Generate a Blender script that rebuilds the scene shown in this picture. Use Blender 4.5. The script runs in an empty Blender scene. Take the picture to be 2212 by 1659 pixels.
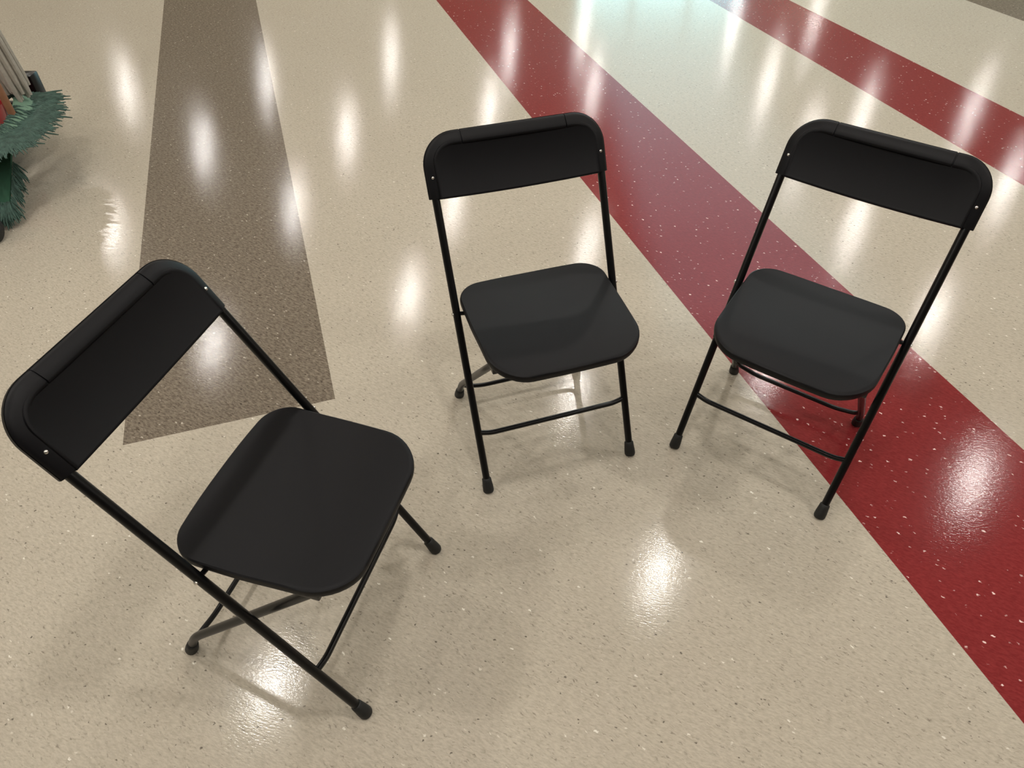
import bpy, bmesh, math, random
from mathutils import Vector, Matrix

scene = bpy.context.scene
col = scene.collection

# ------------------------------------------------------------------ camera
CAM_H = 1.5495
PITCH = 0.78405
ROLL = -0.0059
FPX = 1549.6
W, H = 2212, 1659


def cam_axes():
    fwd = Vector((0, math.cos(PITCH), -math.sin(PITCH)))
    right = Vector((1, 0, 0))
    up = right.cross(fwd)
    r = math.cos(ROLL) * right + math.sin(ROLL) * up
    u = -math.sin(ROLL) * right + math.cos(ROLL) * up
    return r, u, fwd


cr, cu, cf = cam_axes()
cam_data = bpy.data.cameras.new('camera')
cam_data.sensor_fit = 'HORIZONTAL'
cam_data.sensor_width = 36.0
cam_data.lens = FPX / W * 36.0
cam_data.clip_start = 0.05
cam_data.clip_end = 200
cam = bpy.data.objects.new('camera', cam_data)
M = Matrix((cr, cu, -cf)).transposed().to_4x4()
M.translation = Vector((0, 0, CAM_H))
cam.matrix_world = M
col.objects.link(cam)
scene.camera = cam

# ------------------------------------------------------------------ world, exposure
world = bpy.data.worlds.new('world')
scene.world = world
world.use_nodes = True
bg = world.node_tree.nodes['Background']
bg.inputs['Color'].default_value = (0.75, 0.9, 1.0, 1)
bg.inputs['Strength'].default_value = 0.3
scene.view_settings.view_transform = 'Standard'
scene.view_settings.look = 'None'
scene.view_settings.gamma = 1.0
scene.view_settings.use_curve_mapping = False
scene.view_settings.exposure = 0.0
scene.cycles.use_denoising = True
scene.cycles.max_bounces = 8

LAMP_STRENGTH = 198.0
DOOR_STRENGTH = 4.2
SKYLIGHT_STRENGTH = 1.4


# ------------------------------------------------------------------ helpers
class NT:
    """small node-tree builder"""

    def __init__(self, name):
        self.mat = bpy.data.materials.new(name)
        self.mat.use_nodes = True
        self.t = self.mat.node_tree
        self.bsdf = self.t.nodes['Principled BSDF']
        self.out = self.t.nodes['Material Output']

    def n(self, kind, **kw):
        nd = self.t.nodes.new(kind)
        for k, v in kw.items():
            setattr(nd, k, v)
        return nd

    def put(self, sock, v):
        if isinstance(v, bpy.types.NodeSocket):
            self.t.links.new(v, sock)
        else:
            sock.default_value = v

    def math(self, op, a, b=0.0, c=None, clamp=False):
        nd = self.n('ShaderNodeMath', operation=op, use_clamp=clamp)
        self.put(nd.inputs[0], a)
        self.put(nd.inputs[1], b)
        if c is not None:
            self.put(nd.inputs[2], c)
        return nd.outputs[0]

    def mix(self, fac, a, b, blend='MIX'):
        nd = self.n('ShaderNodeMix', data_type='RGBA', blend_type=blend)
        self.put(nd.inputs['Factor'], fac)
        self.put(nd.inputs['A'], a)
        self.put(nd.inputs['B'], b)
        return nd.outputs['Result']

    def ramp(self, v, lo, hi):
        nd = self.n('ShaderNodeMapRange', interpolation_type='SMOOTHSTEP')
        self.put(nd.inputs['Value'], v)
        nd.inputs['From Min'].default_value = lo
        nd.inputs['From Max'].default_value = hi
        return nd.outputs['Result']

    def coords(self, rot=0.0, scale=(1, 1, 1), warp=0.0):
        tc = self.n('ShaderNodeTexCoord')
        src = tc.outputs['Object']
        if warp:
            nz = self.n('ShaderNodeTexNoise')
            self.put(nz.inputs['Vector'], src)
            nz.inputs['Scale'].default_value = 140.0
            nz.inputs['Detail'].default_value = 2.0
            sc = self.n('ShaderNodeVectorMath', operation='MULTIPLY_ADD')
            self.put(sc.inputs[0], nz.outputs['Color'])
            sc.inputs[1].default_value = (warp, warp, 0)
            self.put(sc.inputs[2], src)
            src = sc.outputs['Vector']
        mp = self.n('ShaderNodeMapping')
        mp.vector_type = 'POINT'
        r = self.n('ShaderNodeVectorRotate', rotation_type='Z_AXIS')
        self.put(r.inputs['Vector'], src)
        r.inputs['Angle'].default_value = -rot
        self.put(mp.inputs['Vector'], r.outputs['Vector'])
        mp.inputs['Scale'].default_value = scale
        return mp.outputs['Vector']

    def noise(self, vec, scale=1.0, detail=2.0, rough=0.5):
        nd = self.n('ShaderNodeTexNoise')
        self.put(nd.inputs['Vector'], vec)
        nd.inputs['Scale'].default_value = scale
        nd.inputs['Detail'].default_value = detail
        nd.inputs['Roughness'].default_value = rough
        return nd.outputs['Fac']

    def voronoi(self, vec, scale=1.0):
        nd = self.n('ShaderNodeTexVoronoi')
        self.put(nd.inputs['Vector'], vec)
        nd.inputs['Scale'].default_value = scale
        sep = self.n('ShaderNodeSeparateColor')
        self.put(sep.inputs[0], nd.outputs['Color'])
        return nd.outputs['Distance'], sep.outputs[0], sep.outputs[1]

    def bump(self, height, strength, distance=0.001):
        nd = self.n('ShaderNodeBump')
        self.put(nd.inputs['Height'], height)
        nd.inputs['Strength'].default_value = strength
        nd.inputs['Distance'].default_value = distance
        self.put(self.bsdf.inputs['Normal'], nd.outputs['Normal'])


def rgb(r, g, b):
    def lin(c):
        c /= 255.0
        return c / 12.92 if c <= 0.04045 else ((c + 0.055) / 1.055) ** 2.4
    return (lin(r), lin(g), lin(b), 1.0)


def simple_mat(name, color, rough, metallic=0.0, noise_scale=60.0, var=0.12, bump=0.0, spec=0.5):
    m = NT(name)
    v = m.coords()
    f = m.noise(v, noise_scale, 3)
    dark = tuple(c * (1 - var) for c in color[:3]) + (1,)
    light = tuple(min(1, c * (1 + var)) for c in color[:3]) + (1,)
    m.put(m.bsdf.inputs['Base Color'], m.mix(f, dark, light))
    m.bsdf.inputs['Roughness'].default_value = rough
    m.bsdf.inputs['Metallic'].default_value = metallic
    m.bsdf.inputs['Specular IOR Level'].default_value = spec
    if bump:
        m.bump(f, bump, 0.002)
    return m.mat


def emit_mat(name, color, strength):
    m = NT(name)
    m.bsdf.inputs['Base Color'].default_value = (0.8, 0.8, 0.8, 1)
    m.bsdf.inputs['Emission Color'].default_value = color
    m.bsdf.inputs['Emission Strength'].default_value = strength
    return m.mat


def link_mesh(name, bm, mat, parent=None, smooth=True, loc=None):
    me = bpy.data.meshes.new(name)
    bmesh.ops.recalc_face_normals(bm, faces=bm.faces[:])
    bm.to_mesh(me)
    bm.free()
    if smooth:
        for p in me.polygons:
            p.use_smooth = True
        try:
            me.set_sharp_from_angle(angle=math.radians(40))
        except Exception:
            pass
    if mat is not None:
        me.materials.append(mat)
    o = bpy.data.objects.new(name, me)
    col.objects.link(o)
    if parent is not None:
        o.parent = parent
    if loc is not None:
        o.location = loc
    return o


def thing(name, label, category, loc=(0, 0, 0), rz=0.0, group=None):
    o = bpy.data.objects.new(name, None)
    o.empty_display_size = 0.1
    col.objects.link(o)
    o.location = loc
    o.rotation_euler = (0, 0, rz)
    o['label'] = label
    o['category'] = category
    if group:
        o['group'] = group
    return o


def struct(name, bm, mat, parent=None, smooth=False):
    o = link_mesh(name, bm, mat, parent, smooth)
    if parent is None:
        o['kind'] = 'structure'
    return o


def add_box(bm, c, size, rot=None, bevel=0.0):
    ret = bmesh.ops.create_cube(bm, size=1.0)
    vs = ret['verts']
    bmesh.ops.scale(bm, vec=size, verts=vs)
    if bevel:
        es = list({e for v in vs for e in v.link_edges})
        r = bmesh.ops.bevel(bm, geom=es, offset=bevel, segments=2, affect='EDGES', profile=0.5)
        vs = list({v for f in r['faces'] for v in f.verts} | {v for v in vs if v.is_valid})
    if rot is not None:
        bmesh.ops.rotate(bm, cent=(0, 0, 0), matrix=rot, verts=vs)
    bmesh.ops.translate(bm, vec=c, verts=vs)


def frame_along(pts):
    """parallel transported frames along a polyline"""
    n = len(pts)
    tans = []
    for i in range(n):
        a = pts[max(i - 1, 0)]
        b = pts[min(i + 1, n - 1)]
        tans.append((b - a).normalized())
    ref = Vector((1, 0, 0)) if abs(tans[0].x) < 0.9 else Vector((0, 1, 0))
    u = (ref - tans[0] * ref.dot(tans[0])).normalized()
    out = []
    for i in range(n):
        t = tans[i]
        u = (u - t * u.dot(t)).normalized()
        out.append((t, u, t.cross(u)))
    return out


def add_tube(bm, pts, radius, seg=14, caps=True):
    pts = [Vector(p) for p in pts]
    rad = radius if isinstance(radius, (list, tuple)) else [radius] * len(pts)
    fr = frame_along(pts)
    rings = []
    for p, (t, u, v), r in zip(pts, fr, rad):
        rings.append([bm.verts.new(p + r * (math.cos(2 * math.pi * k / seg) * u + math.sin(2 * math.pi * k / seg) * v))
                      for k in range(seg)])
    for a, b in zip(rings, rings[1:]):
        for k in range(seg):
            bm.faces.new((a[k], a[(k + 1) % seg], b[(k + 1) % seg], b[k]))
    if caps:
        bm.faces.new(rings[0])
        bm.faces.new(rings[-1])


def add_lathe(bm, prof, seg=32, center=(0, 0, 0), cap_start=True, cap_end=True):
    rings = []
    cx, cy, cz = center
    for r, z in prof:
        rings.append([bm.verts.new((cx + r * math.cos(2 * math.pi * k / seg), cy + r * math.sin(2 * math.pi * k / seg), cz + z))
                      for k in range(seg)])
    for a, b in zip(rings, rings[1:]):
        for k in range(seg):
            bm.faces.new((a[k], a[(k + 1) % seg], b[(k + 1) % seg], b[k]))
    if cap_start:
        bm.faces.new(rings[0])
    if cap_end:
        bm.faces.new(rings[-1])


def smooth_path(pts, n=8):
    """Catmull-Rom through the points"""
    P = [Vector(p) for p in pts]
    P = [2 * P[0] - P[1]] + P + [2 * P[-1] - P[-2]]
    out = []
    for i in range(1, len(P) - 2):
        for k in range(n):
            t = k / n
            a, b, c, d = P[i - 1], P[i], P[i + 1], P[i + 2]
            out.append(0.5 * ((2 * b) + (c - a) * t + (2 * a - 5 * b + 4 * c - d) * t * t + (-a + 3 * b - 3 * c + d) * t ** 3))
    out.append(P[-2].copy())
    return out


def fillet(pts, r, n=6):
    """polyline with rounded inner corners"""
    P = [Vector(p) for p in pts]
    out = [P[0]]
    for i in range(1, len(P) - 1):
        a = (P[i - 1] - P[i])
        b = (P[i + 1] - P[i])
        d = min(r, a.length * 0.45, b.length * 0.45)
        p0 = P[i] + a.normalized() * d
        p2 = P[i] + b.normalized() * d
        for k in range(n + 1):
            t = k / n
            out.append((1 - t) ** 2 * p0 + 2 * t * (1 - t) * P[i] + t * t * p2)
    out.append(P[-1])
    return out


# ------------------------------------------------------------------ materials
def line(p, q):
    """unit normal pointing to +x and offset of the ground line through p, q"""
    d = Vector((q[0] - p[0], q[1] - p[1], 0)).normalized()
    n = Vector((-d.y, d.x, 0))
    if n.x < 0:
        n = -n
    return n, n.dot(Vector((p[0], p[1], 0)))


def dirline(c, d):
    return line(c, (c[0] + d[0], c[1] + d[1]))


def floor_material():
    m = NT('speckled_vinyl_floor')
    tc = m.n('ShaderNodeTexCoord')
    P = tc.outputs['Object']

    def sd(ln):
        nd = m.n('ShaderNodeVectorMath', operation='DOT_PRODUCT')
        m.put(nd.inputs[0], P)
        nd.inputs[1].default_value = ln[0]
        return m.math('SUBTRACT', nd.outputs['Value'], ln[1])

    def step(s):
        return m.ramp(s, -0.0006, 0.0006)

    gl = line((-2.296, 5.188), (-1.101, 1.318))
    gr = line((-1.684, 5.177), (-0.531, 1.495))
    r1l = line((-0.487, 5.155), (1.058, 0.539))
    r1r = line((0.125, 5.12), (1.427, 1.28))
    r2l = line((1.322, 5.10), (2.162, 2.711))
    r2r = line((1.838, 5.10), (2.490, 3.365))
    gc = line((2.984, 5.092), (3.164, 4.688))
    s_gl, s_gr, s_1l, s_1r, s_2l, s_2r, s_c = [sd(l) for l in (gl, gr, r1l, r1r, r2l, r2r, gc)]
    e0, e1 = Vector((-1.101, 1.318, 0)), Vector((-0.531, 1.495, 0))
    d = (e1 - e0).normalized()
    nb = Vector((-d.y, d.x, 0))
    nd = m.n('ShaderNodeVectorMath', operation='DOT_PRODUCT')
    m.put(nd.inputs[0], P)
    nd.inputs[1].default_value = nb
    s_b = m.math('SUBTRACT', nd.outputs['Value'], nb.dot(e0))

    def band(a, b):
        return m.math('MULTIPLY', step(a), m.math('SUBTRACT', 1.0, step(b)))

    grey = m.math('MULTIPLY', band(s_gl, s_gr), step(s_b))
    grey = m.math('MAXIMUM', grey, step(s_c))
    red = m.math('MAXIMUM', band(s_1l, s_1r), band(s_2l, s_2r))

    A = math.radians(-34)
    # soft streaky mottle, shared by all colours
    mott = m.noise(m.coords(A, (50, 170, 1), 0.006), 1.0, 4, 0.65)
    fine = m.noise(m.coords(A + 0.25, (90, 260, 1)), 1.0, 2, 0.6)
    cloud = m.noise(m.coords(0, (1.3, 1.3, 1)), 1.0, 2)
    tex = m.math('ADD', m.math('MULTIPLY', mott, 0.6), m.math('MULTIPLY', fine, 0.4))
    tex = m.ramp(tex, 0.32, 0.68)

    # dark flecks: short strokes
    dd, c1, c2 = m.voronoi(m.coords(A - 0.12, (46, 200, 1), 0.010), 1.0)
    fleck = m.math('MULTIPLY', m.math('LESS_THAN', c1, 0.46), m.math('SUBTRACT', 1.0, m.ramp(dd, 0.05, 0.36)))
    fleck = m.math('MULTIPLY', fleck, m.math('ADD', m.math('MULTIPLY', c2, 0.8), 0.2))
    df, f1, f2 = m.voronoi(m.coords(A + 0.3, (75, 300, 1), 0.012), 1.0)
    hair = m.math('MULTIPLY', m.math('LESS_THAN', f1, 0.25), m.math('SUBTRACT', 1.0, m.ramp(df, 0.05, 0.4)))
    d3, c3, c4 = m.voronoi(m.coords(A + 0.5, (130, 200, 1), 0.008), 1.0)
    dot = m.math('MULTIPLY', m.math('LESS_THAN', c3, 0.022),
                 m.math('SUBTRACT', 1.0, m.ramp(m.math('DIVIDE', d3, m.math('ADD', c4, 0.4)), 0.15, 0.42)))
    # pale chips of uneven brightness
    d5, c5, c6 = m.voronoi(m.coords(A, (62, 120, 1), 0.011), 1.0)
    shape = m.math('SUBTRACT', 1.0, m.ramp(m.math('DIVIDE', d5, m.math('ADD', m.math('MULTIPLY', c6, 0.7), 0.4)), 0.14, 0.32))
    chip = m.math('MULTIPLY', m.math('LESS_THAN', c5, 0.085), m.math('MULTIPLY', shape, m.math('ADD', m.math('POWER', c6, 2.0), 0.15)))
    chip2 = m.math('MULTIPLY', m.math('LESS_THAN', c5, 0.20), m.math('MULTIPLY', shape, m.math('ADD', m.math('POWER', c6, 2.0), 0.12), clamp=True))

    beige = m.mix(tex, rgb(179, 170, 154), rgb(204, 195, 178))
    beige = m.mix(m.math('MULTIPLY', fleck, 0.72), beige, rgb(102, 93, 82))
    beige = m.mix(m.math('MULTIPLY', hair, 0.42), beige, rgb(122, 110, 92))
    beige = m.mix(m.math('MULTIPLY', dot, 0.8), beige, rgb(62, 56, 50))
    beige = m.mix(m.math('MULTIPLY', chip, 0.85, clamp=True), beige, rgb(252, 248, 236))
    beige = m.mix(m.math('MULTIPLY', m.ramp(cloud, 0.3, 0.7), 0.12), beige, rgb(172, 160, 142))

    greyc = m.mix(tex, rgb(92, 82, 71), rgb(146, 135, 120))
    greyc = m.mix(m.math('MULTIPLY', fleck, 0.75), greyc, rgb(44, 37, 31))
    greyc = m.mix(m.math('MULTIPLY', hair, 0.6), greyc, rgb(58, 50, 42))
    greyc = m.mix(m.math('MULTIPLY', dot, 0.85), greyc, rgb(30, 26, 22))
    greyc = m.mix(m.math('MULTIPLY', chip2, 0.8, clamp=True), greyc, rgb(225, 216, 200))

    redc = m.mix(tex, rgb(121, 38, 40), rgb(141, 51, 52))
    redc = m.mix(m.math('MULTIPLY', fleck, 0.2), redc, rgb(96, 28, 30))
    redc = m.mix(m.math('MULTIPLY', chip2, 1.0, clamp=True), redc, rgb(255, 225, 218))

    c = m.mix(grey, beige, greyc)
    c = m.mix(red, c, redc)
    m.put(m.bsdf.inputs['Base Color'], c)
    rr = m.n('ShaderNodeMapRange')
    m.put(rr.inputs['Value'], cloud)
    rr.inputs['To Min'].default_value = 0.095
    rr.inputs['To Max'].default_value = 0.13
    m.put(m.bsdf.inputs['Roughness'], rr.outputs['Result'])
    m.bsdf.inputs['Specular IOR Level'].default_value = 0.30
    m.bump(fine, 0.34, 0.0006)
    return m.mat


MAT_FLOOR = floor_material()
MAT_PLASTIC = simple_mat('black_plastic', (0.0028, 0.0028, 0.0040, 1), 0.50, 0.0, 220, 0.15, 0.04, 0.23)
MAT_TUBE = simple_mat('black_enamel', (0.003, 0.003, 0.0035, 1), 0.30, 0.0, 40, 0.2, 0.0, 0.35)
MAT_RUBBER = simple_mat('black_rubber', (0.012, 0.012, 0.011, 1), 0.6, 0.0, 90, 0.3, 0.1)
MAT_STEEL = simple_mat('bright_steel', (0.75, 0.74, 0.72, 1), 0.25, 1.0, 80, 0.05)
MAT_WALL = simple_mat('painted_wall', rgb(205, 196, 178), 0.8, 0, 8, 0.04)
MAT_DARKWALL = simple_mat('darkened_unseen_wall', rgb(84, 76, 66), 0.8, 0, 8, 0.04)  # unseen front wall made dark to keep reflections in the chair backs low
MAT_CEIL = simple_mat('white_ceiling', rgb(232, 228, 218), 0.85, 0, 30, 0.03)
MAT_TRIM = simple_mat('white_trim', rgb(215, 212, 205), 0.5, 0, 30, 0.03)
MAT_DARKTRIM = simple_mat('dark_base_trim', rgb(60, 54, 48), 0.5, 0, 30, 0.06)
MAT_LENS = emit_mat('warm_lamp_lens', (1.0, 0.958, 0.905, 1), LAMP_STRENGTH)
MAT_DAYLIGHT = emit_mat('daylit_glass', (0.42, 0.92, 1.0, 1), DOOR_STRENGTH)
MAT_SKYLIGHT = emit_mat('skylight_glass', (0.60, 0.88, 1.0, 1), SKYLIGHT_STRENGTH)

# ------------------------------------------------------------------ the room
X0, X1, Y0, Y1, ZC = -9.0, 9.0, -3.0, 15.0, 3.2

bm = bmesh.new()
add_box(bm, ((X0 + X1) / 2, (Y0 + Y1) / 2, -0.05), (X1 - X0, Y1 - Y0, 0.1))
struct('floor', bm, MAT_FLOOR)

SKIES = [(1.5, 3.9, 5.3, 14.4)]      # skylight opening in the ceiling


def ceiling_pieces():
    xs = sorted({X0, X1} | {v for k in SKIES for v in k[:2]})
    ys = sorted({Y0, Y1} | {v for k in SKIES for v in k[2:]})
    for x0, x1 in zip(xs, xs[1:]):
        for y0, y1 in zip(ys, ys[1:]):
            cx, cy = (x0 + x1) / 2, (y0 + y1) / 2
            if not any(k[0] < cx < k[1] and k[2] < cy < k[3] for k in SKIES):
                yield x0, x1, y0, y1


bm = bmesh.new()
for x0, x1, y0, y1 in ceiling_pieces():
    vs = [bm.verts.new((x, y, z)) for z in (ZC, ZC + 0.1) for x, y in ((x0, y0), (x1, y0), (x1, y1), (x0, y1))]
    for f in ((3, 2, 1, 0), (4, 5, 6, 7)):
        bm.faces.new([vs[i] for i in f])
bmesh.ops.remove_doubles(bm, verts=bm.verts[:], dist=0.0005)
edges = [e for e in bm.edges if len(e.link_faces) == 1 and e.verts[0].co.z < ZC + 0.05]
for e in edges:
    a, b = e.verts
    top = []
    for v in (a, b):
        top.append(min(bm.verts, key=lambda q: (q.co - v.co - Vector((0, 0, 0.1))).length))
    bm.faces.new((a, b, top[1], top[0]))
struct('ceiling', bm, MAT_CEIL)

# skylights in the ceiling: frame and panes
for wi, SKY in enumerate(SKIES):
    sk = bpy.data.objects.new('window_%d' % (wi + 1), None)
    col.objects.link(sk)
    sk.location = ((SKY[0] + SKY[1]) / 2, (SKY[2] + SKY[3]) / 2, ZC)
    sk['kind'] = 'structure'
    sw, sl = SKY[1] - SKY[0], SKY[3] - SKY[2]
    np_ = 5 if wi == 0 else 2
    bm = bmesh.new()
    for sx in (-1, 1):
        add_box(bm, (sx * (sw / 2 - 0.02), 0, 0.04), (0.04, sl, 0.08))
    for k in range(np_ + 1):
        add_box(bm, (0, -sl / 2 + 0.02 + k * (sl - 0.04) / np_, 0.04), (sw, 0.04, 0.08))
    link_mesh('window_frame', bm, MAT_TRIM, sk, False)
    for k in range(np_):
        bm = bmesh.new()
        add_box(bm, (0, -sl / 2 + (k + 0.5) * sl / np_, 0.085), (sw, sl / np_ - 0.002, 0.01))
        link_mesh('pane', bm, MAT_SKYLIGHT, sk, False)

# walls
DOOR = (1.27, 4.6, 3.1)          # daylit glazed entrance in the far wall
bm = bmesh.new()
for x0, x1, z0, z1 in ((X0, DOOR[0], 0, ZC), (DOOR[1], X1, 0, ZC), (DOOR[0], DOOR[1], DOOR[2], ZC)):
    add_box(bm, ((x0 + x1) / 2, Y1 + 0.06, (z0 + z1) / 2), (x1 - x0, 0.12, z1 - z0))
struct('wall_back', bm, MAT_WALL)
for nm, c, s in (('wall_front', ((X0 + X1) / 2, Y0 - 0.06, ZC / 2), (X1 - X0, 0.12, ZC)),
                 ('wall_left', (X0 - 0.06, (Y0 + Y1) / 2, ZC / 2), (0.12, Y1 - Y0, ZC)),
                 ('wall_right', (X1 + 0.06, (Y0 + Y1) / 2, ZC / 2), (0.12, Y1 - Y0, ZC))):
    bm = bmesh.new()
    add_box(bm, c, s)
    struct(nm, bm, MAT_DARKWALL if nm == 'wall_front' else MAT_WALL)
for nm, c, s in (('baseboard_left', (X0 + 0.008, (Y0 + Y1) / 2, 0.05), (0.016, Y1 - Y0, 0.1)),
                 ('baseboard_right', (X1 - 0.008, (Y0 + Y1) / 2, 0.05), (0.016, Y1 - Y0, 0.1)),
                 ('baseboard_back', ((X0 + DOOR[0]) / 2, Y1 - 0.008, 0.05), (DOOR[0] - X0 - 0.04, 0.016, 0.1))):
    bm = bmesh.new()
    add_box(bm, c, s)
    struct(nm, bm, MAT_DARKTRIM)

# glazed entrance
dr = bpy.data.objects.new('door_1', None)
col.objects.link(dr)
dr.location = ((DOOR[0] + DOOR[1]) / 2, Y1 + 0.06, 0)
dr['kind'] = 'structure'
dw = DOOR[1] - DOOR[0]
bm = bmesh.new()
for k in range(4):
    add_box(bm, (-dw / 2 + 0.03 + k * (dw - 0.06) / 3, 0, DOOR[2] / 2), (0.06, 0.1, DOOR[2]))
for z in (0.03, DOOR[2] - 0.03):
    add_box(bm, (0, 0, z), (dw, 0.1, 0.06))
link_mesh('door_frame', bm, MAT_DARKTRIM, dr, False)
for k in range(3):
    bm = bmesh.new()
    add_box(bm, (-dw / 2 + (k + 0.5) * dw / 3, 0.02, DOOR[2] / 2), (dw / 3 - 0.05, 0.012, DOOR[2] - 0.1))
    link_mesh('pane', bm, MAT_DAYLIGHT, dr, False)

# ------------------------------------------------------------------ ceiling downlights
LAMPS = [(-6.13, 11.47), (-4.79, 7.39), (-4.31, 9.49), (-3.95, 11.71), (-2.70, 7.89), (-2.04, 12.65),
         (-2.35, 9.82), (-1.09, 6.10), (-2.97, 5.34), (-0.33, 10.55), (-0.01, 12.93), (0.88, 6.94),
         (1.30, 13.56), (1.30, 11.27), (4.10, 9.40), (4.15, 14.12), (4.15, 11.60), (5.78, 14.46),
         (5.21, 10.32), (6.85, 10.37), (4.12, 7.41), (4.30, 5.67), (-0.72, 7.97), (0.57, 4.63),
         (1.07, 2.76), (-1.59, 1.96), (3.78, 3.60), (6.41, 8.35), (2.46, 4.99)]
# unseen downlights added behind and beside the view, brightening the foreground and filling shadows
for yy in (0.9, -0.8):
    for xx in (-6.6, -4.4, -2.2, 0.0, 2.2, 4.4, 6.6):
        LAMPS.append((xx + 0.2 * math.sin(yy), yy))
LAMPS += [(-6.4, 4.9), (-5.6, 2.8), (6.9, 5.9), (6.4, 3.3), (-7.9, 8.6), (8.0, 8.0)]  # more added fill downlights out at the sides
R_LENS = 0.085
ring_me = lens_me = None
for i, (lx, ly) in enumerate(LAMPS):
    t = thing('ceiling_light', 'round white recessed ceiling downlight glowing warm above the floor', 'ceiling light',
              (lx, ly, ZC), 0, 'recessed downlights in the ceiling')
    if i == 0:
        bm = bmesh.new()
        add_lathe(bm, [(R_LENS + 0.004, -0.002), (R_LENS + 0.006, -0.012), (R_LENS + 0.02, -0.012), (R_LENS + 0.03, -0.006),
                       (R_LENS + 0.032, 0.0), (R_LENS + 0.004, 0.0)], 32, cap_start=False, cap_end=False)
        ring_o = link_mesh('trim_ring', bm, MAT_TRIM, t)
        bm = bmesh.new()
        add_lathe(bm, [(R_LENS, -0.004)], 16, cap_end=False)
        lens_o = link_mesh('lens', bm, MAT_LENS, t, False)
        ring_me, lens_me = ring_o.data, lens_o.data
        for p in lens_me.polygons:
            if p.normal.z > 0:
                p.flip()
    else:
        for nm, me in (('trim_ring', ring_me), ('lens', lens_me)):
            o = bpy.data.objects.new(nm, me)
            col.objects.link(o)
            o.parent = t


# ------------------------------------------------------------------ folding chairs
def rounded_outline(x0, x1, y0, y1, rf, rb, n=10):
    """rounded rectangle, corner radius rf at y0 (front) and rb at y1 (back)"""
    pts = []
    for cx, cy, r, a0 in ((x1 - rf, y0 + rf, rf, -90), (x1 - rb, y1 - rb, rb, 0), (x0 + rb, y1 - rb, rb, 90), (x0 + rf, y0 + rf, rf, 180)):
        for k in range(n + 1):
            a = math.radians(a0 + 90 * k / n)
            pts.append((cx + r * math.cos(a), cy + r * math.sin(a)))
    # subdivide the long straight sides
    out = []
    for i, p in enumerate(pts):
        q = pts[(i + 1) % len(pts)]
        L = math.hypot(q[0] - p[0], q[1] - p[1])
        m = max(1, int(L / 0.03))
        for k in range(m):
            out.append((p[0] + (q[0] - p[0]) * k / m, p[1] + (q[1] - p[1]) * k / m))
    return out


HALF_F, HALF_T = 0.2048, 0.2085
TUBE_R = 0.0095


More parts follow.
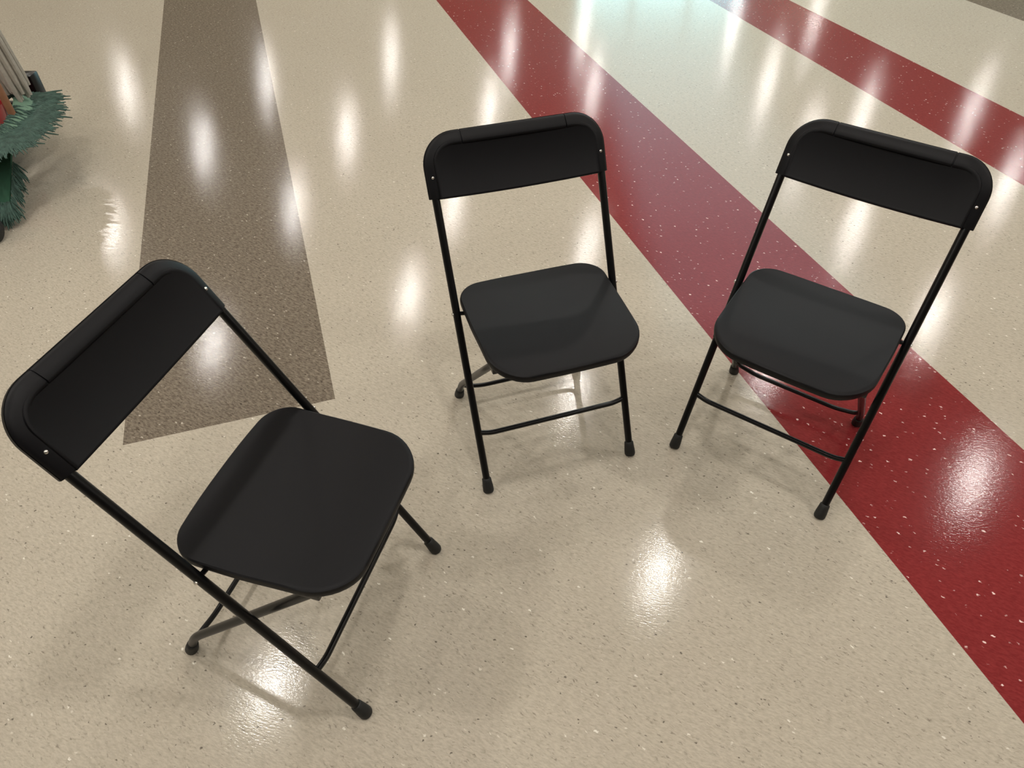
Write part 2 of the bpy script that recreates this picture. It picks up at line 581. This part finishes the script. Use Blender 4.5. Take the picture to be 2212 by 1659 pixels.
def folding_chair(label, loc, rz, lean, yr):
    t = thing('folding_chair', label, 'chair', (loc[0], loc[1], 0), rz, 'black folding chairs')
    L = math.sqrt(1 + lean * lean)
    tdir = Vector((0, lean, 1)) / L
    nf = Vector((0, -1, lean)) / L

    def fp(x, z, off=0.0):
        return Vector((x, lean * z, z)) + nf * off

    def half(z):
        return HALF_F + (HALF_T - HALF_F) * z / 0.7

    # --- front legs: one tube each, running up into the backrest
    for sg in (-1, 1):
        bm = bmesh.new()
        add_tube(bm, [fp(sg * half(z), z) for z in (0.012, 0.2, 0.43, 0.6, 0.70)], TUBE_R, 16)
        leg = link_mesh('leg', bm, MAT_TUBE, t)
        bm = bmesh.new()
        a, b = fp(sg * half(0), 0.0), fp(sg * half(0.04), 0.036)
        pts = [a.lerp(b, k) for k in (0, 0.12, 0.4, 0.75, 0.95, 1.0)]
        add_tube(bm, pts, [0.0125, 0.0145, 0.0142, 0.0128, 0.0122, 0.0105], 18)
        # flatten the sole on the floor
        for v in bm.verts:
            if v.co.z < 0.0:
                v.co.z = 0.0
        link_mesh('foot_cap', bm, MAT_RUBBER, leg)
        # pivot bolt through tube and seat rail
        bm = bmesh.new()
        z = 0.43
        c = fp(sg * half(z), z)
        add_tube(bm, [c + Vector((sg * 0.008, 0, 0)), c + Vector((sg * 0.011, 0, 0)), c + Vector((sg * 0.0125, 0, 0))], [0.0045, 0.0045, 0.0025], 12)
        link_mesh('pivot_bolt', bm, MAT_STEEL, t)
        bm = bmesh.new()
        add_tube(bm, [c + Vector((-sg * 0.026, 0, -0.004)), c + Vector((-sg * 0.006, 0, 0))], 0.005, 12)
        link_mesh('pivot_spacer', bm, MAT_TUBE, t)

    # --- front stretcher: flattened ends turned up to the tubes
    zb = 0.143
    bm = bmesh.new()
    w = half(zb)
    pts = fillet([fp(-w, zb + 0.007), fp(-w + 0.034, zb), fp(w - 0.034, zb), fp(w, zb + 0.007)], 0.015)
    add_tube(bm, pts, 0.0068, 12)
    link_mesh('stretcher', bm, MAT_TUBE, t)

    # --- rear legs: straight from under the seat, bent down near the foot
    for sg in (-1, 1):
        bm = bmesh.new()
        path = fillet([(sg * 0.163, 0.045, 0.418), (sg * 0.186, yr - 0.026, 0.072), (sg * 0.188, yr, 0.010)], 0.03)
        add_tube(bm, path, TUBE_R, 16)
        leg = link_mesh('leg', bm, MAT_TUBE, t)
        bm = bmesh.new()
        a = Vector((sg * 0.188, yr + 0.004, 0.0))
        b = Vector((sg * 0.1872, yr - 0.0115, 0.036))
        pts = [a.lerp(b, k) for k in (0, 0.12, 0.4, 0.75, 0.95, 1.0)]
        add_tube(bm, pts, [0.0125, 0.0145, 0.0142, 0.0128, 0.0122, 0.0105], 18)
        for v in bm.verts:
            if v.co.z < 0.0:
                v.co.z = 0.0
        link_mesh('foot_cap', bm, MAT_RUBBER, leg)
    bm = bmesh.new()
    yb = yr - 0.026
    pts = fillet([(-0.1845, yb - 0.013, 0.086), (-0.172, yb - 0.001, 0.062), (-0.12, yb - 0.002, 0.052), (0.12, yb - 0.002, 0.052),
                  (0.172, yb - 0.001, 0.062), (0.1845, yb - 0.013, 0.086)], 0.02)
    add_tube(bm, pts, 0.0062, 12)
    link_mesh('stretcher', bm, MAT_TUBE, t)

    # --- seat: dished plastic shell with a rolled edge
    yp = lean * 0.43
    y0, y1 = yp - 0.272, yp + 0.090
    hw = 0.192
    base = rounded_outline(-hw, hw, y0, y1, 0.088, 0.058)
    # the back edge bows out a little and the sides draw in towards the front
    base = [(x * (1 - 0.035 * max(0.0, (y0 + 0.2 - y) / 0.2)),
             y - 0.022 * (abs(x) / hw) ** 2.2 * max(0.0, (y - y0) / (y1 - y0)) ** 2) for x, y in base]
    yc = (y0 + y1) / 2

    def dish(x, y):
        u = x / hw
        v = (y - yc) / ((y1 - y0) / 2)
        z = 0.444
        z += 0.006 * u * u
        z += 0.010 * max(0.0, v) ** 2 * u * u + 0.003 * max(0, v) ** 3
        z -= 0.010 * max(0.0, -v) ** 4
        return z

    bm = bmesh.new()
    rings = []
    for s in (0.12, 0.25, 0.4, 0.55, 0.7, 0.82, 0.9, 0.95, 0.98):
        rings.append([bm.verts.new((x * s, yc + (y - yc) * s, dish(x * s, yc + (y - yc) * s))) for x, y in base])
    for s, dz in ((0.995, -0.0022), (1.0, -0.007), (0.998, -0.014), (0.990, -0.019), (0.978, -0.019), (0.965, -0.012), (0.80, -0.010), (0.4, -0.010)):
        rings.append([bm.verts.new((x * s, yc + (y - yc) * s, dish(x * min(s, 0.98), yc + (y - yc) * min(s, 0.98)) + dz)) for x, y in base])
    N = len(base)
    for a, b in zip(rings, rings[1:]):
        for k in range(N):
            bm.faces.new((a[k], a[(k + 1) % N], b[(k + 1) % N], b[k]))
    c0 = bm.verts.new((0, yc, dish(0, yc)))
    c1 = bm.verts.new((0, yc, dish(0, yc) - 0.010))
    for k in range(N):
        bm.faces.new((rings[0][k], c0, rings[0][(k + 1) % N]))
        bm.faces.new((rings[-1][(k + 1) % N], c1, rings[-1][k]))
    seat = link_mesh('seat', bm, MAT_PLASTIC, t)
    for sg in (-1, 1):
        bm = bmesh.new()
        add_box(bm, (sg * 0.172, yp - 0.085, 0.424), (0.016, 0.26, 0.026), bevel=0.003)
        link_mesh('seat_rail', bm, MAT_TUBE, seat)

    # --- backrest: rim wrapped round the tube, raised panel in front
    zt = 0.787                      # centre height of the rim along the top
    xc = 0.2068
    rc = 0.060
    path = []                       # (x, z along the frame, groove flag)
    for z in (0.674, 0.676, 0.70):
        path.append((-xc, z, 0))
    zc = zt - rc / L
    for k in range(13):
        a = math.radians(180 - 90 * k / 12)
        path.append((-xc + rc + rc * math.cos(a), zc + rc * math.sin(a) / L, 0))
    g = 0.128
    for xx, fl in ((-g - 0.0016, 0), (-g - 0.0009, 1), (-g + 0.0009, 1), (-g + 0.0016, 0), (-0.06, 0), (0.0, 0), (0.06, 0),
                   (g - 0.0016, 0), (g - 0.0009, 1), (g + 0.0009, 1), (g + 0.0016, 0)):
        path.append((xx, zt, fl))
    for k in range(13):
        a = math.radians(90 - 90 * k / 12)
        path.append((xc - rc + rc * math.cos(a), zc + rc * math.sin(a) / L, 0))
    for z in (0.70, 0.676, 0.674):
        path.append((xc, z, 0))
    # rim section: (in-plane outward, towards front)
    sec = []
    for k in range(20):
        a = 2 * math.pi * k / 20
        ca, sa = math.cos(a), math.sin(a)
        e = 0.5
        sec.append((0.0172 * math.copysign(abs(ca) ** e, ca), 0.0145 * math.copysign(abs(sa) ** e, sa)))
    # slope the front so that the top of the rim looks up
    sec = [(u, w - (0.0095 * max(0.0, (u + 0.010) / 0.0272) if w > 0 else 0)) for u, w in sec]
    bm = bmesh.new()
    rings = []
    P3 = [fp(x, z) for x, z, f in path]
    for i, (x, z, fl) in enumerate(path):
        a = P3[max(i - 1, 0)]
        b = P3[min(i + 1, len(P3) - 1)]
        tg = (b - a).normalized()
        outw = nf.cross(tg)
        if i == 0 or i == len(path) - 1:
            sc = 0.97
        else:
            sc = 1.0
        if outw.dot(P3[i] - fp(0, 0.70)) < 0:
            outw = -outw
        ring = []
        for u, w in sec:
            uu, ww = u * sc, w * sc
            if fl and (w > 0 or u > 0.01):
                uu *= 0.93
                ww *= 0.80
            ring.append(bm.verts.new(P3[i] + outw * uu + nf * ww))
        rings.append(ring)
    S = len(sec)
    for a, b in zip(rings, rings[1:]):
        for k in range(S):
            bm.faces.new((a[k], a[(k + 1) % S], b[(k + 1) % S], b[k]))
    bm.faces.new(rings[0])
    bm.faces.new(rings[-1])
    back = link_mesh('backrest', bm, MAT_PLASTIC, t)

    # panel outline in (x, slope distance)
    ins = 0.0225
    xo = xc + 0.0172 - ins
    s_top = zt * L + 0.0172 - ins
    s_bot = 0.672 * L
    rp = 0.048
    top = []                        # from the right end over the top to the left end
    for k in range(12):
        a = math.radians(90 * k / 11)
        top.append((xo - rp + rp * math.cos(a), s_top - rp + rp * math.sin(a)))
    for k in range(1, 10):
        top.append((xo - rp - (2 * xo - 2 * rp) * k / 10, s_top))
    for k in range(0, 12):
        a = math.radians(90 + 90 * k / 11)
        top.append((-xo + rp + rp * math.cos(a), s_top - rp + rp * math.sin(a)))
    bottom = [(x, s_bot - 0.004 * (1 - (x / xo) ** 2)) for x, _ in top][::-1]
    out = bottom + top
    NT_ = len(top)
    cxs = (0.0, (s_top + s_bot) / 2)

    def pp(x, s, off):
        # the panel bows back a little between the tubes
        off2 = off - 0.010 * (1 - (x / xo) ** 2)
        return Vector((x, lean * s / L, s / L)) + nf * off2

    bm = bmesh.new()
    hh = (s_top - s_bot) / 2
    prof = ((0.004, -0.004), (0.0, -0.002), (0.0, 0.0135), (0.0010, 0.0160), (0.0032, 0.0170), (0.0060, 0.0166), (0.0085, 0.0158))
    rings = []
    for inset, off in prof:
        ring = []
        for x, s in out:
            fx = 1 - inset / xo
            fs = 1 - inset / hh
            ring.append(bm.verts.new(pp(x * fx, cxs[1] + (s - cxs[1]) * fs, off)))
        rings.append(ring)
    N = len(out)
    for a, b in zip(rings, rings[1:]):
        for k in range(N):
            bm.faces.new((a[k], a[(k + 1) % N], b[(k + 1) % N], b[k]))
    # front and back faces: strips between the bottom edge and the top edge
    for ring in (rings[0], rings[-1]):
        bot, tp = ring[:NT_], ring[NT_:][::-1]
        for k in range(NT_ - 1):
            bm.faces.new((bot[k], bot[k + 1], tp[k + 1], tp[k]))
    link_mesh('panel', bm, MAT_PLASTIC, back)
    # rivets
    for sg in (-1, 1):
        bm = bmesh.new()
        c = fp(sg * (xc + 0.001), 0.716, 0.0095)
        add_tube(bm, [c, c + nf * 0.0016, c + nf * 0.003, c + nf * 0.0036], [0.0040, 0.0038, 0.0026, 0.0008], 14)
        r = link_mesh('rivet', bm, MAT_STEEL, back)
    return t


LEAN, YR = 0.549, 0.3926
folding_chair('black folding chair nearest the camera, turned sideways beside the end of the grey floor band',
              (-0.2478, 0.7736), 1.2775, LEAN + 0.0333, YR + 0.0393)
folding_chair('middle black folding chair, standing on plain beige floor with its back against the red band',
              (0.132, 1.2112), 0.3068, LEAN - 0.0167, YR - 0.0256)
folding_chair('right-hand black folding chair, its rear leg standing on the wide red band',
              (0.6203, 1.1806), -0.6191, LEAN - 0.0166, YR - 0.0137)


# ------------------------------------------------------------------ cleaning cart with mops at the left edge
MAT_FRINGE = simple_mat('grey_green_yarn', rgb(68, 93, 84), 0.9, 0, 45, 0.8)
MAT_PADLIGHT = simple_mat('pale_green_cloth', rgb(112, 143, 122), 0.9, 0, 120, 0.2, 0.3)
MAT_PADDARK = simple_mat('dark_green_cloth', rgb(40, 84, 62), 0.85, 0, 40, 0.3, 0.3)
MAT_YARN = simple_mat('grey_cotton_yarn', rgb(172, 167, 156), 0.9, 0, 70, 0.25, 0.3)
MAT_WOOD = simple_mat('varnished_wood', rgb(150, 106, 78), 0.45, 0, 30, 0.2)
MAT_RED = simple_mat('red_plastic', rgb(176, 14, 30), 0.3, 0, 20, 0.08)
MAT_BLACKPLASTIC = simple_mat('matt_black_plastic', (0.012, 0.012, 0.013, 1), 0.5, 0, 40, 0.15)
rng = random.Random(7)


def fringe(bm, roots, length, droop, radius=0.0026):
    """roots: (point, outward direction); every strand is a bent tapering yarn"""
    for p, d in roots:
        d = (d + Vector((rng.uniform(-.35, .35), rng.uniform(-.35, .35), rng.uniform(-.25, .35)))).normalized()
        ln = length * rng.uniform(0.75, 1.2)
        dr = droop * rng.uniform(0.6, 1.3)
        pts = []
        q = p.copy()
        for k in range(5):
            pts.append(q.copy())
            d = (d + Vector((rng.uniform(-.12, .12), rng.uniform(-.12, .12), -dr * 0.5))).normalized()
            q = q + d * ln / 4
            q.z = max(q.z, 0.004)
        r = radius * rng.uniform(0.8, 1.25)
        add_tube(bm, pts, [r, r * 1.15, r * 1.1, r, r * 0.5], 5)


def strip(bm, centre, width_dir, width, thick, sag=0.0):
    """soft cloth strip along a centre line: arched cross-section"""
    rings = []
    n = len(centre)
    for i, c in enumerate(centre):
        w = width_dir[i].normalized()
        tg = (centre[min(i + 1, n - 1)] - centre[max(i - 1, 0)]).normalized()
        up = tg.cross(w)
        if up.z < 0:
            up = -up
        wd = width * (0.72 if i in (0, n - 1) else 1.0)
        ring = []
        for k in range(9):
            t = -1 + 2 * k / 8
            ring.append(bm.verts.new(c + w * t * wd / 2 + up * (thick / 2 * (1 - 0.7 * t * t)) + up * 0.002 * math.sin(i * 1.7 + k)))
        for k in range(8, -1, -1):
            t = -1 + 2 * k / 8
            ring.append(bm.verts.new(c + w * t * wd / 2 - up * (thick / 2 * (1 - 0.7 * t * t))))
        rings.append(ring)
    S = len(rings[0])
    for a, b in zip(rings, rings[1:]):
        for k in range(S):
            bm.faces.new((a[k], a[(k + 1) % S], b[(k + 1) % S], b[k]))
    bm.faces.new(rings[0])
    bm.faces.new(rings[-1])


# cart: low black deck on castors, uprights out of the picture on the left
CX, CY = -2.44, 2.80
cart = thing('cleaning_cart', 'low black wheeled cleaning cart under the green mops at the left edge', 'cart', (CX, CY, 0))
bm = bmesh.new()
add_box(bm, (0, 0.165, 0.12), (0.60, 0.54, 0.04), bevel=0.01)
for sx, sy, lx, ly in ((0.29, 0.165, 0.02, 0.54), (-0.29, 0.165, 0.02, 0.54), (0, 0.425, 0.60, 0.02), (0, -0.095, 0.60, 0.02)):
    add_box(bm, (sx, sy, 0.15), (lx, ly, 0.03))
link_mesh('deck', bm, MAT_BLACKPLASTIC, cart)
for wx, wy in ((0.475, -0.45), (-0.26, -0.45), (0.10, 0.34), (-0.26, 0.36)):
    bm = bmesh.new()
    add_lathe(bm, [(0.018, -0.014), (0.040, -0.014), (0.048, -0.009), (0.050, 0.0), (0.048, 0.009), (0.040, 0.014), (0.018, 0.014)], 24)
    bmesh.ops.rotate(bm, cent=(0, 0, 0), matrix=Matrix.Rotation(math.radians(90), 3, 'Y'), verts=bm.verts[:])
    bmesh.ops.translate(bm, vec=(wx, wy, 0.05), verts=bm.verts[:])
    w = link_mesh('wheel', bm, MAT_RUBBER, cart)
    bm = bmesh.new()
    add_box(bm, (wx, wy, 0.102), (0.046, 0.05, 0.012))
    for sx in (-1, 1):
        add_box(bm, (wx + sx * 0.020, wy, 0.075), (0.004, 0.03, 0.06))
    link_mesh('castor_fork', bm, MAT_BLACKPLASTIC, w)
bm = bmesh.new()
add_tube(bm, fillet([(0.18, -0.08, 0.115), (0.18, -0.45, 0.115), (0.475, -0.45, 0.115)], 0.04), 0.012, 12)
link_mesh('outrigger', bm, MAT_BLACKPLASTIC, cart)
bm = bmesh.new()
add_tube(bm, [(-0.26, -0.08, 0.115), (-0.26, -0.45, 0.115)], 0.012, 12)
link_mesh('outrigger', bm, MAT_BLACKPLASTIC, cart)

bm = bmesh.new()
add_box(bm, (0.275, 0.455, 0.20), (0.075, 0.07, 0.16), bevel=0.008)
link_mesh('corner_bumper', bm, MAT_TUBE, cart)
for sy in (-0.06, 0.36):
    bm = bmesh.new()
    add_tube(bm, [(-0.26, sy, 0.13), (-0.26, sy, 0.96)], 0.014, 14)
    link_mesh('upright', bm, MAT_BLACKPLASTIC, cart)
bm = bmesh.new()
add_tube(bm, fillet([(-0.26, -0.06, 0.95), (-0.26, 0.36, 0.95), (-0.20, 0.42, 0.95)], 0.03), 0.014, 14)
link_mesh('push_handle', bm, MAT_BLACKPLASTIC, cart)
bm = bmesh.new()
add_tube(bm, fillet([(-0.26, 0.22, 0.95), (0.30, 0.22, 0.95), (0.36, 0.22, 0.97)], 0.03), 0.008, 12)
link_mesh('hook_bar', bm, MAT_BLACKPLASTIC, cart)

# red bucket on the deck
bk = thing('bucket', 'red plastic bucket behind the wooden handle at the left edge', 'bucket', (-2.215, 2.865, 0.1405))
bm = bmesh.new()
add_lathe(bm, [(0.105, 0.0), (0.115, 0.006), (0.134, 0.155), (0.141, 0.160), (0.141, 0.172), (0.132, 0.174), (0.129, 0.158), (0.110, 0.012)], 40)
link_mesh('body', bm, MAT_RED, bk)
bm = bmesh.new()
add_tube(bm, [(-0.03 * math.sin(math.radians(a)), 0.141 * math.cos(math.radians(a)), 0.160 + 0.035 * math.sin(math.radians(a)))
              for a in range(0, 181, 12)], 0.003, 8)
link_mesh('bail', bm, MAT_STEEL, bk)

# dust mop laid along the edge of the cart: pale pad, bushy grey-green fringe, wooden handle
dm = thing('dust_mop', 'dust mop with pale green pad, bushy grey-green fringe and wooden handle', 'mop', (-2.02, 2.85, 0.25))
O = Vector((-2.02, 2.85, 0.25))
cl = smooth_path([Vector(p) - O for p in ((-2.090, 3.06, 0.250), (-2.035, 2.98, 0.262), (-1.998, 2.87, 0.255),
                                          (-1.988, 2.77, 0.245), (-2.020, 2.68, 0.240), (-2.120, 2.61, 0.235))], 6)
wd = []
for i in range(len(cl)):
    tg = (cl[min(i + 1, len(cl) - 1)] - cl[max(i - 1, 0)]).normalized()
    w = tg.cross(Vector((0, 0, 1)))
    if w.x < 0:
        w = -w
    wd.append((w.normalized() + Vector((0, 0, -0.55))).normalized())
bm = bmesh.new()
strip(bm, cl, wd, 0.095, 0.022)
link_mesh('pad', bm, MAT_PADLIGHT, dm)
roots = []
for k in range(1500):
    f = rng.random() * (len(cl) - 1.001)
    i = int(f)
    c = cl[i].lerp(cl[i + 1], f - i)
    w = wd[i]
    side = 1 if rng.random() < 0.72 else -1
    t = rng.uniform(0.18, 0.52) if (side > 0 and 2 < f < 8) else rng.uniform(0.02, 0.52)
    if side < 0:
        t = rng.uniform(0.34, 0.5)
        if 3 < f < 9:
            continue
    if f > 9:
        t = rng.uniform(0.0, 0.5)
    roots.append((c + w * 0.095 * t * side + Vector((0, 0, 0.008)), (w * side if f < 9 else w) + Vector((0, 0, 0.35))))
hang = []
for k in range(1500):
    f = rng.random() ** 1.3 * (len(cl) - 1.001)
    i = int(f)
    c = cl[i].lerp(cl[i + 1], f - i)
    hang.append((c + wd[i] * 0.095 * rng.uniform(0.40, 0.52), wd[i] * rng.uniform(0.2, 0.7) + Vector((0.05, -0.55, -0.55))))
for k in range(160):
    t = rng.uniform(-0.1, 0.5)
    hang.append((cl[0] + wd[0] * 0.075 * t, wd[0] * 0.4 + Vector((0.05, -0.35, -0.7))))
for k in range(130):
    t = rng.uniform(-0.5, 0.5)
    roots.append((cl[0] + wd[0] * 0.075 * t + Vector((0, 0, 0.004)), (cl[0] - cl[1]).normalized() * 0.6 + wd[0] * (0.3 + 0.5 * t) + Vector((0, 0, -0.3))))
bm = bmesh.new()
fringe(bm, roots, 0.070, 0.9)
fringe(bm, hang, 0.225, 0.35, 0.0034)
link_mesh('fringe', bm, MAT_FRINGE, dm)
bm = bmesh.new()
add_tube(bm, [Vector((-2.026, 2.85, 0.268)) - O, Vector((-2.032, 2.85, 0.60)) - O, Vector((-2.045, 2.85, 1.42)) - O], [0.0145, 0.0145, 0.0135], 16)
link_mesh('handle', bm, MAT_WOOD, dm)

# second dust mop hanging from the cart with its dark green backing towards us
d2 = thing('dust_mop', 'dark green dust mop hanging to the floor with pale fringe along its bottom', 'mop', (-2.03, 2.55, 0.0))
O = Vector((-2.03, 2.55, 0.0))
bm = bmesh.new()
NX, NZ = 18, 12
gridv = []
for back in (0, 1):
    layer = []
    for j in range(NZ + 1):
        row = []
        for i in range(NX + 1):
            u, v = i / NX, j / NZ
            x = -2.20 + (0.225 + 0.02 * v) * u
            y = 2.665 - 0.20 * v - 0.01 * math.sin(u * 14) * (0.3 + 0.7 * v) + (0.014 if back else 0)
            z = 0.205 - 0.150 * v
            row.append(bm.verts.new(Vector((x, y, z)) - O))
        layer.append(row)
    gridv.append(layer)
for layer in gridv:
    for j in range(NZ):
        for i in range(NX):
            bm.faces.new((layer[j][i], layer[j][i + 1], layer[j + 1][i + 1], layer[j + 1][i]))
f0, f1 = gridv
for j in range(NZ):
    bm.faces.new((f0[j][0], f0[j + 1][0], f1[j + 1][0], f1[j][0]))
    bm.faces.new((f0[j][NX], f0[j + 1][NX], f1[j + 1][NX], f1[j][NX]))
for i in range(NX):
    bm.faces.new((f0[0][i], f0[0][i + 1], f1[0][i + 1], f1[0][i]))
    bm.faces.new((f0[NZ][i], f0[NZ][i + 1], f1[NZ][i + 1], f1[NZ][i]))
link_mesh('pad', bm, MAT_PADDARK, d2)
roots = []
for k in range(520):
    u = rng.random()
    v = rng.uniform(0.80, 1.0)
    roots.append((Vector((-2.20 + 0.245 * u, 2.665 - 0.20 * v - 0.012, 0.205 - 0.150 * v)) - O, Vector((0.25, -0.75, -0.25))))
for k in range(90):
    v = rng.uniform(0.15, 0.95)
    roots.append((Vector((-1.965 + 0.01 * v, 2.665 - 0.20 * v, 0.205 - 0.150 * v)) - O, Vector((0.6, -0.4, -0.4))))
bm = bmesh.new()
fringe(bm, roots, 0.062, 0.6)
link_mesh('fringe', bm, MAT_FRINGE, d2)

# grey string mop hanging from the hook bar
sm = thing('string_mop', 'grey cotton string mop hanging behind the wooden handle', 'mop', (-2.13, 3.02, 0.95))
O = Vector((-2.13, 3.02, 0.95))
bm = bmesh.new()
for k in range(30):
    a = 2 * math.pi * k / 30 + rng.uniform(-.1, .1)
    rr = math.sqrt(rng.random())
    bot = Vector((-2.058 + 0.055 * rr * math.cos(a), 3.00 + 0.05 * rr * math.sin(a), rng.uniform(0.272, 0.33)))
    topp = Vector((-2.13 + 0.03 * rr * math.cos(a), 3.02 + 0.018 * rr * math.sin(a), 0.90))
    mid = topp.lerp(bot, 0.5) + Vector((0.008 * math.cos(a), 0.01 * math.sin(a), 0))
    pts = smooth_path([topp - O, mid - O, bot - O], 6)
    add_tube(bm, pts, [0.0115] * (len(pts) - 1) + [0.007], 8)
link_mesh('strands', bm, MAT_YARN, sm)
bm = bmesh.new()
add_box(bm, (0, 0, -0.035), (0.10, 0.035, 0.05), bevel=0.006)
add_tube(bm, [(0, 0, -0.02), (0, 0, 0.03)], 0.012, 12)
link_mesh('clamp', bm, MAT_BLACKPLASTIC, sm)
